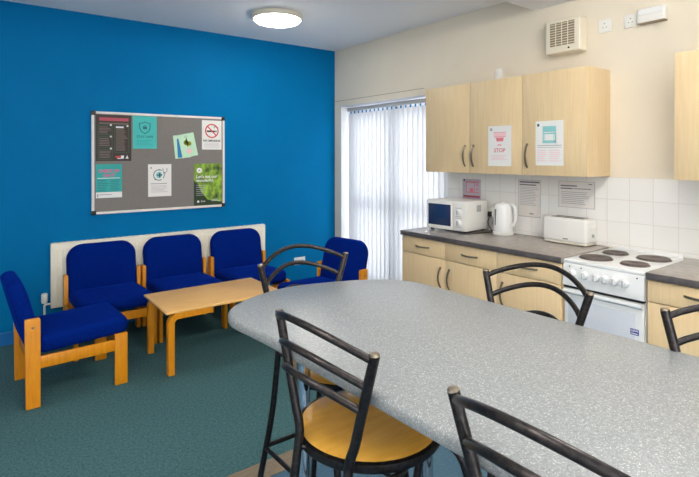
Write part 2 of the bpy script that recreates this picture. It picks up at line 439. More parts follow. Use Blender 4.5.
wall_unit('pale maple wall cupboard cut off by the right edge, above the right worktop', -3.768, (.5,), 'R')

def base_unit(label, y, widths, hsides, dz=0):
    t = thing('base_cabinet', label, 'cupboard', (0, y, 0), KR)
    w = sum(widths); d = .582; h = .876
    MB().box(0, .016, -d, -.02, .15, h, .001).box(w - .016, w, -d, -.02, .15, h, .001).box(.016, w - .016, -d, -.02, .15, .166, .001).box(.016, w - .016, -.06, -.02, .166, h).box(.016, w - .016, -d, -.02, h - .016, h).build('carcass', 'maple_base', t)
    MB().box(0, w, -.53, -.512, 0, .15, .001).build('plinth', 'maple_base', t)
    x = 0
    for dw, hs in zip(widths, hsides):
        dr = MB().box(x + .0015, x + dw - .0015, -.600, -.583, .741 + dz, .870, .0015).build('drawer_front', 'maple_base', t)
        handle_h(dr, x + dw / 2 - .064, x + dw / 2 + .064, .806 + dz, -.6)
        do = MB().box(x + .0015, x + dw - .0015, -.600, -.583, .155, .736 + dz, .0015).build('door', 'maple_base', t)
        handle_v(do, x + (.045 if hs == 'L' else dw - .045), .53, .66, -.6)
        x += dw
    return t
base_unit('double maple base cupboard with two drawers under the microwave and kettle', -1.8285, (.478, .476), 'RL')
base_unit('single maple base cupboard with one drawer, left of the white cooker', -2.784, (.475,), 'L')
base_unit('maple base cupboard right of the white cooker, cut off by the picture edge', -3.750, (.5,), 'R', .016)

def worktop(label, y, w):
    t = thing('kitchen_worktop', label, 'worktop', (0, y, .876), KR)
    MB().box(0, w, -.612, -.009, 0.0005, .038, .004, 2).build('slab', 'worktop', t)
    MB().box(-.0005, w + .0005, -.6195, -.6085, 0.0005, .0375, .005, 3).build('front_edge', 'worktop_edge', t)
    return t
worktop('long grey stone-look worktop carrying microwave, kettle and toaster', -1.825, 1.440)
worktop('grey stone-look worktop to the right of the cooker', -3.747, .63)

# ------------------------------------------------------------------ cooker
ck = thing('cooker', 'white freestanding electric cooker with four solid hotplates', 'cooker', (0, -3.5035, 0), KR)
hw = .2315
MB().box(-hw, hw, -.575, -.03, .03, .888, .004).build('body', 'white_enamel', ck)
MB().box(-hw, hw, -.60, -.012, .886, .908, .007, 3).build('hob_top', 'white_enamel', ck)
MB().box(-hw + .02, hw - .02, -.02, -.012, .9, .925, .004).build('rear_lip', 'white_enamel', ck)
rows = []
for z, y in ((.886, -.578), (.888, -.594), (.87, -.602), (.80, -.606), (.755, -.612), (.742, -.612), (.738, -.60), (.742, -.575)):
    rows.append([(-hw, y, z), (hw, y, z)])
bmf = MB()
bmf.loft([[(-hw, y, z) for z, y in ((.886, -.578), (.888, -.594), (.87, -.602), (.80, -.606), (.765, -.611), (.752, -.609), (.749, -.60), (.752, -.57))],
          [(hw, y, z) for z, y in ((.886, -.578), (.888, -.594), (.87, -.602), (.80, -.606), (.765, -.611), (.752, -.609), (.749, -.60), (.752, -.57))]])
cp = bmf.build('control_panel', 'white_enamel', ck)
MB().box(-hw + .003, hw - .003, -.600, -.57, .737, .7495).build('shadow_gap', 'p_black', ck, smooth=False)
od = MB().box(-hw + .004, hw - .004, -.598, -.575, .245, .728, .006, 3).build('oven_door', 'white_enamel', ck)
MB().box(-hw + .03, hw - .045, -.6, -.59, .275, .672, .004).build('glass_panel', 'oven_glass', od)
MB().loft([[(-hw + .006, y, z) for y, z in ((-.59, .734), (-.618, .732), (-.622, .716), (-.606, .702), (-.59, .698))],
           [(hw - .006, y, z) for y, z in ((-.59, .734), (-.618, .732), (-.622, .716), (-.606, .702), (-.59, .698))]]).build('door_handle', 'white_enamel', od)
MB().box(-hw + .004, hw - .004, -.598, -.575, .06, .238, .006, 3).build('lower_drawer', 'white_enamel', ck)
for sx in (-1, 1):
    for yy in (-.55, -.08): MB().box(sx * .2 - .02, sx * .2 + .02, yy - .02, yy + .02, 0, .034).build('foot', 'black_plastic', ck)
for i, kx in enumerate((-.172, -.098, -.030, .022, .076, .130)):
    mt = Matrix.Translation((kx, -.604, .829)) @ Matrix.Rotation(PI / 2, 4, 'X')
    k_ = MB().lathe([(.026, 0), (.026, .004), (.023, .008), (.021, .022), (.018, .026), (.003, .027)], 20, mt).build('knob', 'white_enamel', ck)
    MB().box(kx - .003, kx + .003, -.635, -.628, .812, .847, .001).build('pointer', 'grey_plastic', k_)
for kx in (-.190, -.118, .195):
    MB().lathe([(.004, 0), (.004, .003)], 10, Matrix.Translation((kx, -.602, .868)) @ Matrix.Rotation(PI / 2, 4, 'X')).build('indicator_lamp', 'p_black', ck)
for hx, hy, rr in ((-.112, -.44, .09), (-.112, -.19, .0725), (.114, -.44, .0725), (.114, -.19, .09)):
    hp = MB().lathe([(rr + .006, .9075), (rr + .005, .911), (rr, .9115), (rr - .002, .918), (rr - .012, .9185), (rr * .35, .918), (rr * .3, .9165), (.004, .9165)], 40, Matrix.Translation((hx, hy, 0))).build('hotplate', 'plate', ck)
st = MB().box(.160, .204, -.6008, -.5995, .555, .588).build('sticker', 'p_navy', ck, smooth=False)
m = MB()
m.text('USW', .017, Matrix.Translation((.182, -.6012, .5725)) @ Matrix.Rotation(PI / 2, 4, 'X'), bold=.0004)
m.box(.164, .198, -.6013, -.6008, .560, .565)
m.build('sticker_lettering', 'p_white', st, smooth=False)

# ------------------------------------------------------------------ things on the worktop
WT = .9145
mw = thing('microwave_oven', 'white microwave with dark blue window on the worktop end by the blind', 'microwave', (-.215, -2.095, WT), KR + R(4))
mw.scale = (1, 1, .965)
MB().box(-.198, .198, -.145, .16, .014, .262, .008, 3).build('housing', 'white_plastic', mw)
mdoor = MB().box(-.198, .072, -.162, -.146, .016, .260, .006, 3).build('door', 'white_plastic', mw)
MB().box(-.176, .058, -.1635, -.16, .048, .230, .001).build('window', 'mw_glass', mdoor)
cpn = MB().box(.075, .198, -.162, -.146, .016, .260, .006, 3).build('control_panel', 'white_plastic', mw)
for z in (.172, .085):
    dl = MB().lathe([(.03, 0), (.03, .004), (.024, .006), (.021, .018), (.003, .02)], 24, Matrix.Translation((.135, -.162, z)) @ Matrix.Rotation(PI / 2, 4, 'X')).build('dial', 'white_enamel', mw)
    MB().box(.132, .138, -.184, -.178, z - .018, z + .018, .001).build('dial_mark', 'p_dgrey', dl)
m = MB()
for z in (.206, .135, .122, .048): m.box(.105, .165, -.1628, -.1615, z, z + .004)
m.build('panel_printing', 'p_grey', mw, smooth=False)
m = MB()
for i in range(5): m.box(.1975, .1985, .0 + i * .012, .006 + i * .012, .17, .225)
m.build('side_vent', 'p_dgrey', mw, smooth=False)
for sx in (-.17, .17):
    for yy in (-.12, .12): MB().lathe([(.014, 0), (.014, .016)], 12, Matrix.Translation((sx, yy, 0))).build('foot', 'black_plastic', mw)

kt = thing('kettle', 'white jug kettle with grey water gauge standing between microwave and toaster', 'kettle', (-.125, -2.492, WT), KR)
kt.scale = (.97, .97, 1.06)
MB().lathe([(.082, 0), (.084, .004), (.084, .018), (.08, .022), (.02, .024)], 32).build('power_base', 'white_plastic', kt)
MB().lathe([(.02, .022), (.078, .023), (.080, .03), (.077, .12), (.072, .2), (.068, .226), (.06, .232), (.03, .238), (.012, .242), (.012, .248), (.003, .25)], 32).build('body', 'white_enamel', kt)
MB().loft([[(-.058, -.025, .16), (-.058, .025, .16), (-.06, 0, .15)], [(-.088, -.016, .214), (-.088, .016, .214), (-.096, 0, .21)], [(-.066, -.026, .228), (-.066, .026, .228), (-.07, 0, .226)]]).build('spout', 'white_enamel', kt)
MB().tube([(.055, 0, .225), (.085, 0, .226), (.108, 0, .21), (.118, 0, .18), (.116, 0, .13), (.105, 0, .09), (.085, 0, .07), (.07, 0, .068)], [.014, .014, .014, .013, .012, .012, .012, .013], 12).build('handle', 'white_enamel', kt)
MB().box(-.007, .007, -.0790, -.070, .07, .19, .002).build('water_gauge', 'p_dgrey', kt, rot=(0, 0, R(-18)))

ts = thing('toaster', 'long white four-slice toaster at the worktop end beside the cooker', 'toaster', (-.088, -3.025, WT), KR)
MB().box(-.165, .165, -.078, .072, .012, .184, .022, 4).build('housing', 'white_plastic', ts)
MB().box(-.158, .158, -.074, .068, .004, .016, .004).build('base', 'cream_plastic', ts)
for yy in (-.03, .03):
    MB().box(-.118, .118, yy - .013, yy + .013, .181, .1855).build('slot', 'p_dark', ts, smooth=False)
MB().box(.163, .178, -.02, .02, .12, .132, .003).build('lever', 'white_plastic', ts)
MB().lathe([(.012, 0), (.012, .01), (.003, .012)], 14, Matrix.Translation((.165, 0, .07)) @ Matrix.Rotation(PI / 2, 4, 'Y')).build('browning_dial', 'grey_plastic', ts)
MB().box(-.008, .03, -.0788, -.077, .036, .043).build('badge', 'p_dgrey', ts, smooth=False)
for sx in (-.12, .12):
    for yy in (-.05, .05): MB().lathe([(.01, 0), (.01, .006)], 10, Matrix.Translation((sx, yy, 0))).build('foot', 'black_plastic', ts)

so = thing('wall_socket', 'white socket on the tiles between microwave and kettle', 'socket', (-.008, -2.335, 1.06), KR)
MB().box(-.073, .073, -.009, 0, -.043, .043, .003).build('face_plate', 'white_plastic', so)
MB().box(-.012, .03, -.045, -.009, -.03, .01, .005).build('plug', 'white_plastic', so)
MB().box(-.06, -.02, -.04, -.009, -.03, .01, .005).build('plug', 'black_plastic', so)
cd = MB().tube([(-.05, -2.30, 1.03), (-.075, -2.305, .99), (-.09, -2.33, .95), (-.10, -2.37, .925), (-.13, -2.375, .9185), (-.2, -2.36, .9185), (-.3, -2.345, .9185), (-.36, -2.325, .9185), (-.40, -2.27, .9185)], .0038, 8).build('power_cord', 'black_plastic')
tag(cd, 'black power cord trailing on the worktop between microwave and kettle', 'cord')
cd = MB().tube([(-.05, -2.345, 1.03), (-.07, -2.35, .98), (-.075, -2.37, .94), (-.085, -2.375, .925), (-.10, -2.380, .925)], .0036, 8).build('power_cord', 'black_plastic')
tag(cd, 'short black cord looping from the tile socket down to the kettle base', 'cord')

# ------------------------------------------------------------------ paper goods: local x right, z up, -y towards the viewer
XR = Matrix.Rotation(PI / 2, 4, 'X')
class Sheet:
    def __init__(s, name, label, cat, loc, rz, w, h, m, tilt=0, group=None, frame=None):
        s.w, s.h = w, h
        s.o = MB().box(-w / 2, w / 2, -.0008, 0, -h / 2, h / 2).build(name, m, smooth=False)
        s.o.location = loc; s.o.rotation_euler = (0, tilt, rz); tag(s.o, label, cat, group)
        s.d = .0008
    def p(s, u, v): return (u - .5) * s.w, (v - .5) * s.h
    def ink(s, name, m, fn, lift=.0004):
        s.mb = MB(); s.y0, s.y1 = -s.d - lift, -s.d + .0002
        fn(s); return s.mb.build(name, m, s.o, smooth=False)
    def bar(s, u0, v0, u1, v1):
        a, b = s.p(u0, v0); c, d = s.p(u1, v1); s.mb.box(a, c, s.y0, s.y1, b, d); return s
    def poly(s, pts):
        q = [s.p(*t) for t in pts]
        s.mb.loft([[(x, s.y0, z) for x, z in q], [(x, s.y1, z) for x, z in q]]); return s
    def ring(s, u, v, r0, r1, a0=0, a1=360, n=28):
        cx, cz = s.p(u, v); full = abs(a1 - a0) >= 360
        pts = []
        for i in range(n + 1):
            a = R(a0 + (a1 - a0) * i / n)
            pts.append([(cx + r0 * math.cos(a), s.y0, cz + r0 * math.sin(a)), (cx + r1 * math.cos(a), s.y0, cz + r1 * math.sin(a)),
                        (cx + r1 * math.cos(a), s.y1, cz + r1 * math.sin(a)), (cx + r0 * math.cos(a), s.y1, cz + r0 * math.sin(a))])
        s.mb.loft(pts, cap=not full); return s
    def disc(s, u, v, r, n=24):
        cx, cz = s.p(u, v)
        q = [(cx + r * math.cos(2 * PI * i / n), cz + r * math.sin(2 * PI * i / n)) for i in range(n)]
        s.mb.loft([[(x, s.y0, z) for x, z in q], [(x, s.y1, z) for x, z in q]]); return s
    def text(s, body, u, v, size, align='CENTER', bold=.0):
        x, z = s.p(u, v)
        s.mb.text(body, size, Matrix.Translation((x, s.y0, z)) @ XR, align, bold=bold); return s
    def lines(s, u0, u1, v0, v1, n, th=.35, ragged=True, seed=1):
        rr = random.Random(seed); st = (v1 - v0) / n
        for i in range(n):
            e = u1 - (rr.random() * .3 * (u1 - u0) if ragged else 0)
            s.bar(u0, v0 + st * i + st * (1 - th) / 2, e, v0 + st * i + st * (1 + th) / 2)
        return s

# ---- noticeboard on the blue wall
BX0, BX1, BZ0, BZ1 = -2.651, -1.409, 1.017, 1.938
nb = thing('noticeboard', 'large grey felt noticeboard with pale metal frame on the blue wall', 'noticeboard', ((BX0 + BX1) / 2, 0, (BZ0 + BZ1) / 2), 0)
bw, bh = (BX1 - BX0) / 2, (BZ1 - BZ0) / 2
MB().box(-bw + .01, bw - .01, -.012, -.001, -bh + .01, bh - .01).build('felt_panel', 'board_felt', nb, smooth=False)
MB().box(-bw, bw, -.02, 0, bh - .022, bh, .003).box(-bw, bw, -.02, 0, -bh, -bh + .022, .003).box(-bw, -bw + .022, -.02, 0, -bh, bh, .003).box(bw - .022, bw, -.02, 0, -bh, bh, .003).build('frame', 'alu', nb)
for sx in (-1, 1):
    for sz in (-1, 1):
        MB().box(sx * (bw - .016) - .019, sx * (bw - .016) + .019, -.023, 0, sz * (bh - .016) - .019, sz * (bh - .016) + .019, .004).build('corner_cap', 'black_plastic', nb)
def on_board(x, z, zofs=0):
    return (x, -.0122 - zofs, z)

NOT = 'notices pinned to the noticeboard'
s = Sheet('poster', 'dark brown poster with boxed panels, top left of the noticeboard', 'poster', on_board(-2.468, 1.702), 0, .300, .418, 'p_dark', group=NOT)
s.ink('heading', 'p_rose', lambda s: s.bar(.1, .87, .92, .94))
s.ink('subheading', 'p_taupe', lambda s: s.bar(.1, .80, .92, .83))
def boxes(s):
    for a, b, c, d in ((.06, .56, .46, .78), (.06, .29, .46, .53), (.06, .03, .46, .26), (.52, .18, .93, .78)):
        s.bar(a, b, c, b + .014); s.bar(a, d - .014, c, d); s.bar(a, b, a + .016, d); s.bar(c - .016, b, c, d)
s.ink('panel_outline', 'p_green', boxes)
s.ink('panel_text', 'p_taupe', lambda s: s.lines(.1, .42, .59, .75, 5, .5, seed=2).lines(.1, .42, .32, .5, 5, .5, seed=3).lines(.1, .42, .06, .23, 5, .5, seed=4).lines(.56, .89, .22, .70, 11, .5, seed=5))
s.ink('panel_heading', 'p_white', lambda s: s.bar(.56, .72, .78, .755))
for u_, v_ in ((.42, .78), (.42, .53), (.42, .27), (.89, .77)): s.ink('pin', 'p_white', lambda s: s.disc(u_, v_, .009))
s.ink('red_badge', 'p_red', lambda s: s.bar(.55, .07, .68, .11))
s.ink('white_badge', 'p_white', lambda s: s.poly([(.7, .05), (.78, .05), (.79, .12), (.7, .12)]).poly([(.83, .05), (.92, .05), (.88, .13)]).bar(.6, .045, .7, .065))

s = Sheet('poster', 'turquoise poster with a padlock shield, second in the top row', 'poster', on_board(-2.197, 1.760), 0, .216, .306, 'p_teal', group=NOT)
def shield(s):
    o = [(.5, .84), (.62, .79), (.74, .79), (.73, .62), (.66, .52), (.5, .45), (.34, .52), (.27, .62), (.26, .79), (.38, .79)]
    i = [(.5 + (u - .5) * .84, .65 + (v - .65) * .86) for u, v in o]
    for k in range(len(o)):
        j = (k + 1) % len(o); s.poly([o[k], o[j], i[j], i[k]])
    s.bar(.42, .60, .58, .68); s.ring(.5, .68, .009, .014, 0, 180, 12)
s.ink('shield_emblem', 'p_dteal', shield)
s.ink('heading_text', 'p_dteal', lambda s: s.text('STAY SAFE', .5, .335, .032, bold=.0005))
s.ink('body_text', 'p_teal2', lambda s: s.lines(.15, .85, .1, .28, 4, .4))

s = Sheet('poster', 'turquoise and white poster with pink heading, bottom left of the noticeboard', 'poster', on_board(-2.508, 1.313), 0, .217, .303, 'p_teal2', group=NOT)
s.ink('heading_text', 'p_pink', lambda s: s.text('CHECK UP', .5, .76, .036, bold=.0016).text('ON IT', .5, .63, .036, bold=.0016))
s.ink('rule', 'p_white', lambda s: s.bar(.06, .575, .92, .595))
s.ink('body_text', 'p_dteal', lambda s: s.lines(.06, .48, .2, .55, 7, .25, seed=6).lines(.54, .92, .2, .55, 7, .25, seed=7))
s.ink('white_footer', 'p_white', lambda s: s.bar(.0, .0, 1, .17))
s.ink('footer_text', 'p_grey', lambda s: s.bar(.12, .09, .6, .11).bar(.04, .03, .09, .12), .0007)

s = Sheet('poster', 'white health poster with teal cross and stethoscope, lower centre of the noticeboard', 'poster', on_board(-2.061, 1.306), 0, .217, .308, 'paper', group=NOT)
def steth(s):
    s.bar(.38, .645, .60, .685); s.poly([(.46, .59), (.52, .59), (.52, .74), (.46, .74)])
    s.ring(.46, .665, .046, .053, 60, 300); s.ring(.46, .665, .046, .053, -40, 30)
    s.ring(.72, .80, .016, .020, 180, 360); s.bar(.62, .80, .645, .87); s.bar(.795, .80, .82, .87); s.bar(.71, .69, .73, .75); s.disc(.3, .53, .006)
    s.poly([(.48, .85), (.53, .82), (.48, .80)])
s.ink('stethoscope_emblem', 'p_dteal', steth)
s.ink('pale_disc', 'p_aqua', lambda s: s.disc(.46, .665, .030), .0002)
s.ink('heading_text', 'p_grey', lambda s: s.bar(.1, .385, .8, .41))
s.ink('body_text', 'p_lilac', lambda s: s.lines(.12, .88, .12, .35, 6, .35))
s.ink('crest', 'p_grey', lambda s: s.bar(.1, .86, .16, .92))

s = Sheet('leaflet', 'pale green leaflet peeking out behind the tilted cactus leaflet', 'leaflet', on_board(-1.848, 1.632), 0, .155, .228, 'p_mint', R(-6), group=NOT)
s.ink('blue_panel', 'p_blue', lambda s: s.poly([(.16, .03), (.9, .03), (.9, .8), (.22, .85)]))
s = Sheet('leaflet', 'tilted mint leaflet with a yellow-green plant picture, right of centre', 'leaflet', on_board(-1.790, 1.645, .003), 0, .158, .232, 'p_mint', R(-12), group=NOT)
s.ink('plant_picture', 'p_olive', lambda s: s.disc(.42, .62, .026).disc(.60, .56, .022).poly([(.3, .6), (.45, .78), (.55, .6)]).bar(.42, .45, .5, .6))
s.ink('stem', 'p_black', lambda s: s.bar(.46, .58, .50, .80), .0007)
s.ink('pink_wash', 'p_lpink', lambda s: s.poly([(.3, .25), (.5, .42), (.6, .3), (.7, .2), (.5, .12)]))
s.ink('ring', 'p_dgrey', lambda s: s.ring(.47, .86, .010, .013, n=14))

s = Sheet('no_smoking_sign', 'white NO SMOKING sign, top right corner of the noticeboard', 'sign', on_board(-1.544, 1.752), 0, .207, .296, 'paper', group=NOT)
s.ink('cigarette', 'p_black', lambda s: s.poly([(.24, .60), (.66, .60), (.66, .655), (.24, .655)]).poly([(.68, .60), (.74, .60), (.74, .655), (.68, .655)]).ring(.66, .74, .014, .018, 0, 150, 10).ring(.72, .72, .02, .024, 20, 170, 10))
def ban(s):
    s.ring(.5, .64, .060, .072)
    c, d = s.p(.5, .64); s.mb.box(-.064, .064, s.y0, s.y1, -.006, .006, mtx=Matrix.Translation((c, 0, d)) @ Matrix.Rotation(R(45), 4, 'Y'))
s.ink('ban_ring', 'p_red', ban, .0008)
s.ink('lettering', 'p_black', lambda s: s.text('NO SMOKING', .5, .27, .0285, bold=.0009))
s.ink('small_text', 'p_lilac', lambda s: s.lines(.12, .88, .06, .24, 4, .3, False))

s = Sheet('poster', 'green leafy food poster, bottom right corner of the noticeboard', 'poster', on_board(-1.586, 1.252), 0, .290, .418, 'leaf_print', group=NOT)
s.ink('dark_margin', 'p_forest', lambda s: s.poly([(0, 0), (1, 0), (1, .06), (.5, .12), (.28, .3), (.12, .52), (0, .6)]), .0002)
s.ink('white_badge', 'p_white', lambda s: s.disc(.19, .84, .026))
s.ink('badge_mark', 'p_grey', lambda s: s.poly([(.13, .82), (.19, .87), (.25, .82)]), .0007)
s.ink('heading_text', 'p_white', lambda s: s.text("Let's eat our", .08, .655, .043, 'LEFT', .0009).text('wonderful', .08, .565, .043, 'LEFT', .0009), .0006)
s.ink('body_text', 'p_grey', lambda s: s.lines(.08, .45, .22, .50, 6, .3, seed=8), .0006)
s.ink('footer_logo', 'p_white', lambda s: s.disc(.15, .09, .012).text('love', .24, .075, .028, 'LEFT').lines(.62, .95, .08, .14, 2, .3), .0006)

# ---- notices on cupboard doors and tiles (kitchen wall)
def kloc(y, z, x): return (x, y, z)
s = Sheet('notice', 'white notice with pink drawing on the middle cupboard door', 'notice', kloc(-2.588, 1.612, -.3034), KR, .208, .305, 'paper')
s.ink('cup_drawing', 'p_lpink', lambda s: s.bar(.25, .74, .78, .82).poly([(.32, .73), (.70, .73), (.66, .60), (.38, .60)]).poly([(.38, .50), (.6, .50), (.56, .545), (.43, .545)]))
s.ink('drawing_outline', 'p_salmon', lambda s: s.bar(.24, .83, .78, .845).bar(.26, .72, .76, .735).poly([(.34, .70), (.68, .70), (.65, .62), (.38, .62)]).ring(.5, .50, .010, .014, 0, 180, 10), .0009)
s.ink('lettering', 'p_salmon', lambda s: s.text('STOP', .5, .345, .042, bold=.001))
s.ink('body_text', 'p_lpink', lambda s: s.lines(.14, .86, .14, .28, 4, .35))
s.ink('crest', 'p_grey', lambda s: s.bar(.08, .88, .18, .95))
s = Sheet('notice', 'white notice with blue-green oven drawing on the single cupboard door', 'notice', kloc(-2.997, 1.625, -.3034), KR, .21, .31, 'paper')
def oven(s):
    s.bar(.26, .50, .30, .88); s.bar(.70, .50, .74, .88); s.bar(.26, .70, .74, .73); s.bar(.26, .50, .74, .56); s.bar(.3, .75, .7, .88)
    s.bar(.33, .56, .345, .70); s.bar(.655, .56, .67, .70)
s.ink('oven_drawing', 'p_aqua', oven)
s.ink('heading_text', 'p_grey', lambda s: s.bar(.06, .44, .94, .455).bar(.06, .40, .94, .41))
s.ink('body_text', 'p_lpink', lambda s: s.lines(.5, .94, .08, .36, 6, .3).lines(.06, .44, .08, .36, 6, .3))
s.ink('crest', 'p_dteal', lambda s: s.bar(.06, .88, .14, .94))
s = Sheet('notice', 'small pink printed notice on the tiles above the microwave', 'notice', kloc(-2.08, 1.235, -.0086), KR, .20, .20, 'p_lilac')
s.ink('oven_drawing', 'p_salmon', lambda s: s.bar(.2, .40, .24, .9).bar(.64, .40, .68, .9).bar(.2, .84, .9, .9).bar(.2, .40, .9, .44).bar(.4, .44, .6, .6).bar(.76, .7, .84, .78).bar(.76, .52, .84, .6))
s.ink('lettering', 'p_rose', lambda s: s.bar(.05, .2, .95, .28).bar(.05, .08, .95, .14))
s.ink('pin', 'p_black', lambda s: s.disc(.1, .94, .008))
def pocket(label, y, z, w, h, seed, land):
    s = Sheet('notice', label, 'notice', kloc(y, z, -.0086), KR, w, h, 'pocket')
    s.ink('border', 'p_grey', lambda s: s.bar(0, .985, 1, 1).bar(0, 0, 1, .015).bar(0, 0, .012, 1).bar(.988, 0, 1, 1))
    if land:
        s.ink('heading_text', 'p_dgrey', lambda s: s.bar(.06, .80, .52, .845).bar(.06, .70, .40, .74).bar(.42, .71, .9, .735).bar(.83, .89, .93, .92))
        s.ink('body_text', 'p_grey', lambda s: s.lines(.08, .86, .12, .62, 7, .3, seed=seed))
    else:
        s.ink('heading_text', 'p_dgrey', lambda s: s.bar(.06, .92, .94, .96).bar(.06, .85, .8, .88))
        s.ink('body_text', 'p_grey', lambda s: s.lines(.08, .92, .3, .82, 12, .28, seed=seed))
        s.ink('foot_mark', 'p_black', lambda s: s.bar(.5, .08, .68, .10))
pocket('tall framed notice on the tiles behind the kettle', -2.65, 1.203, .198, .29, 11, False)
pocket('wide framed notice on the tiles above the toaster', -3.03, 1.256, .272, .192, 12, True)

# ------------------------------------------------------------------ soft low chairs
def low_chair(W, label, loc, rz, group, lean=9.5):
    t = thing('low_chair', label, 'chair', loc, rz, group)
    hw = W / 2; th = .028
    for s_ in (-1, 1):
        xa, xb = sorted((s_ * hw, s_ * (hw - th)))
        m = MB().loft([[(xa, -.292, 0), (xb, -.292, 0), (xb, -.217, 0), (xa, -.217, 0)], [(xa, -.298, .535), (xb, -.298, .535), (xb, -.216, .535), (xa, -.216, .535)],
                       [(xa + .003, -.294, .545), (xb - .003, -.294, .545), (xb - .003, -.22, .545), (xa + .003, -.22, .545)]])
        lg = m.build('back_leg', 'beech', t)
        bx = s_ * hw + s_ * .0006
        MB().lathe([(.008, -.0006), (.008, .0006)], 12, Matrix.Translation((s_ * hw, -.256, .49)) @ Matrix.Rotation(PI / 2, 4, 'Y')).build('bolt', 'handle', lg)
        MB().box(xa, xb, .213, .2925, 0, .342, .004).build('front_leg', 'beech', t)
        MB().box(xa + .003, xb - .003, -.22, .216, .232, .306, .004).build('side_rail', 'beech', t)
    MB().box(-hw + th, hw - th, .235, .257, .232, .300, .003).build('front_rail', 'beech', t)
    MB().box(-hw + th, hw - th, -.27, -.25, .25, .312, .003).build('back_rail', 'beech', t)
    # seat cushion
    m = MB().pad(hw - th - .002, .268, .055, .03, .118, .045, .018, mtx=Matrix.Translation((0, .045, .375)) @ Matrix.Rotation(R(2.5), 4, 'X'))
    m.build('seat_cushion', 'fabric', t)
    # back cushion: outline x-z, dome to the front
    mt = Matrix.Translation((0, -.258, .42)) @ Matrix.Rotation(R(lean), 4, 'X') @ Matrix.Translation((0, 0, .145)) @ Matrix.Rotation(PI, 4, 'Z') @ Matrix.Rotation(PI / 2, 4, 'X') @ Matrix.Translation((0, 0, 0))
    m = MB().pad(hw - th + .004, .222, .125, .03, .088, .036, .016, 10, mtx=mt)
    m.build('back_cushion', 'fabric', t)
    return t
CH = 'blue low chairs around the coffee table'
low_chair(.600, 'blue low chair against the radiator, left end of the row of three', (-2.590, -.425, 0), PI, CH)
low_chair(.590, 'blue low chair against the radiator, middle of the row of three', (-1.975, -.425, 0), PI, CH)
low_chair(.590, 'blue low chair against the radiator, right end of the row of three', (-1.335, -.425, 0), PI, CH)
low_chair(.555, 'blue low chair at the far left, seen from its side, facing the coffee table', (-2.962, -1.055, 0), R(-87), CH, 14)
low_chair(.560, 'blue low chair by the window blind, partly behind the grey table', (-1.07, -1.30, 0), R(90 + 10), CH, 13)

# ------------------------------------------------------------------ coffee table
ct = thing('coffee_table', 'low rectangular beech coffee table in front of the blue chairs', 'coffee table', (-1.96, -1.12, 0), 0)
MB().box(-.462, .46, -.278, .302, .430, .450, .006, 3).build('tabletop', 'beech_top', ct)
for sx in (-1, 1):
    for yy in (-.25, .25):
        x = sx * .425; n = 7; r = .05
        path = [(x, yy, 0), (x, yy, .36)] + [(x - sx * (r - r * math.cos(PI / 2 * i / n)), yy, .36 + r * math.sin(PI / 2 * i / n)) for i in range(1, n + 1)] + [(x - sx * .3, yy, .412)]
        MB().strap(path, (0, 1, 0), .05, .042).build('leg', 'beech', ct)

# ------------------------------------------------------------------ tall table
def smooth_closed(pts, it=2):
    for _ in range(it):
        q = []
        for i in range(len(pts)):
            a, b = pts[i], pts[(i + 1) % len(pts)]
            q += [(a[0] * .75 + b[0] * .25, a[1] * .75 + b[1] * .25), (a[0] * .25 + b[0] * .75, a[1] * .25 + b[1] * .75)]
        pts = q
    return pts
end = [(-2.784, -3.62), (-2.797, -3.48), (-2.812, -3.348), (-2.768, -3.258), (-2.670, -3.193), (-2.57, -3.150), (-2.47, -3.132), (-2.37, -3.143), (-2.27, -3.172), (-2.16, -3.212), (-2.06, -3.275), (-1.985, -3.36), (-1.968, -3.48), (-1.968, -3.62)]
far = [(-1.925, -4.75), (-1.925, -4.95), (-1.99, -5.1), (-2.12, -5.18), (-2.3, -5.23), (-2.5, -5.2), (-2.64, -5.1), (-2.73, -4.98), (-2.738, -4.75)]
out = smooth_closed(end + far)
TZ = 1.0
tt = thing('dining_table', 'tall grey speckled table with rounded end filling the foreground', 'table', (-2.36, -4.1, 0), 0)
ox, oy = -2.36, -4.1
def inset(pts, d):
    n = len(pts); q = []
    for i in range(n):
        a, b, c = Vector(pts[i - 1]), Vector(pts[i]), Vector(pts[(i + 1) % n])
        t_ = (c - a).normalized(); nn = Vector((t_.y, -t_.x))      # outline runs clockwise: inward normal
        q.append((b.x + nn.x * d, b.y + nn.y * d))
    return q
area = sum(out[i - 1][0] * out[i][1] - out[i][0] * out[i - 1][1] for i in range(len(out)))
sg = 1 if area < 0 else -1
rings = []
for d, z in ((.012, TZ - .036), (.003, TZ - .034), (0, TZ - .028), (0, TZ - .012), (.002, TZ - .006), (.006, TZ - .002), (.012, TZ)):
    rings.append([(x - ox, y - oy, z) for x, y in inset(out, d * sg)])
MB().loft(rings).build('tabletop', 'laminate', tt)
for lx, ly in ((-2.60, -3.49), (-2.165, -3.64), (-2.57, -4.88), (-2.08, -4.88)):
    lg = MB().lathe([(.024, 0), (.024, TZ - .04)], 20, Matrix.Translation((lx - ox, ly - oy, 0))).build('leg', 'chrome', tt)
    MB().lathe([(.05, TZ - .046), (.05, TZ - .036)], 20, Matrix.Translation((lx - ox, ly - oy, 0))).build('mounting_plate', 'black_plastic', lg)
    MB().lathe([(.032, 0), (.032, .012), (.026, .03)], 20, Matrix.Translation((lx - ox, ly - oy, 0))).build('foot_cap', 'black_plastic', lg)

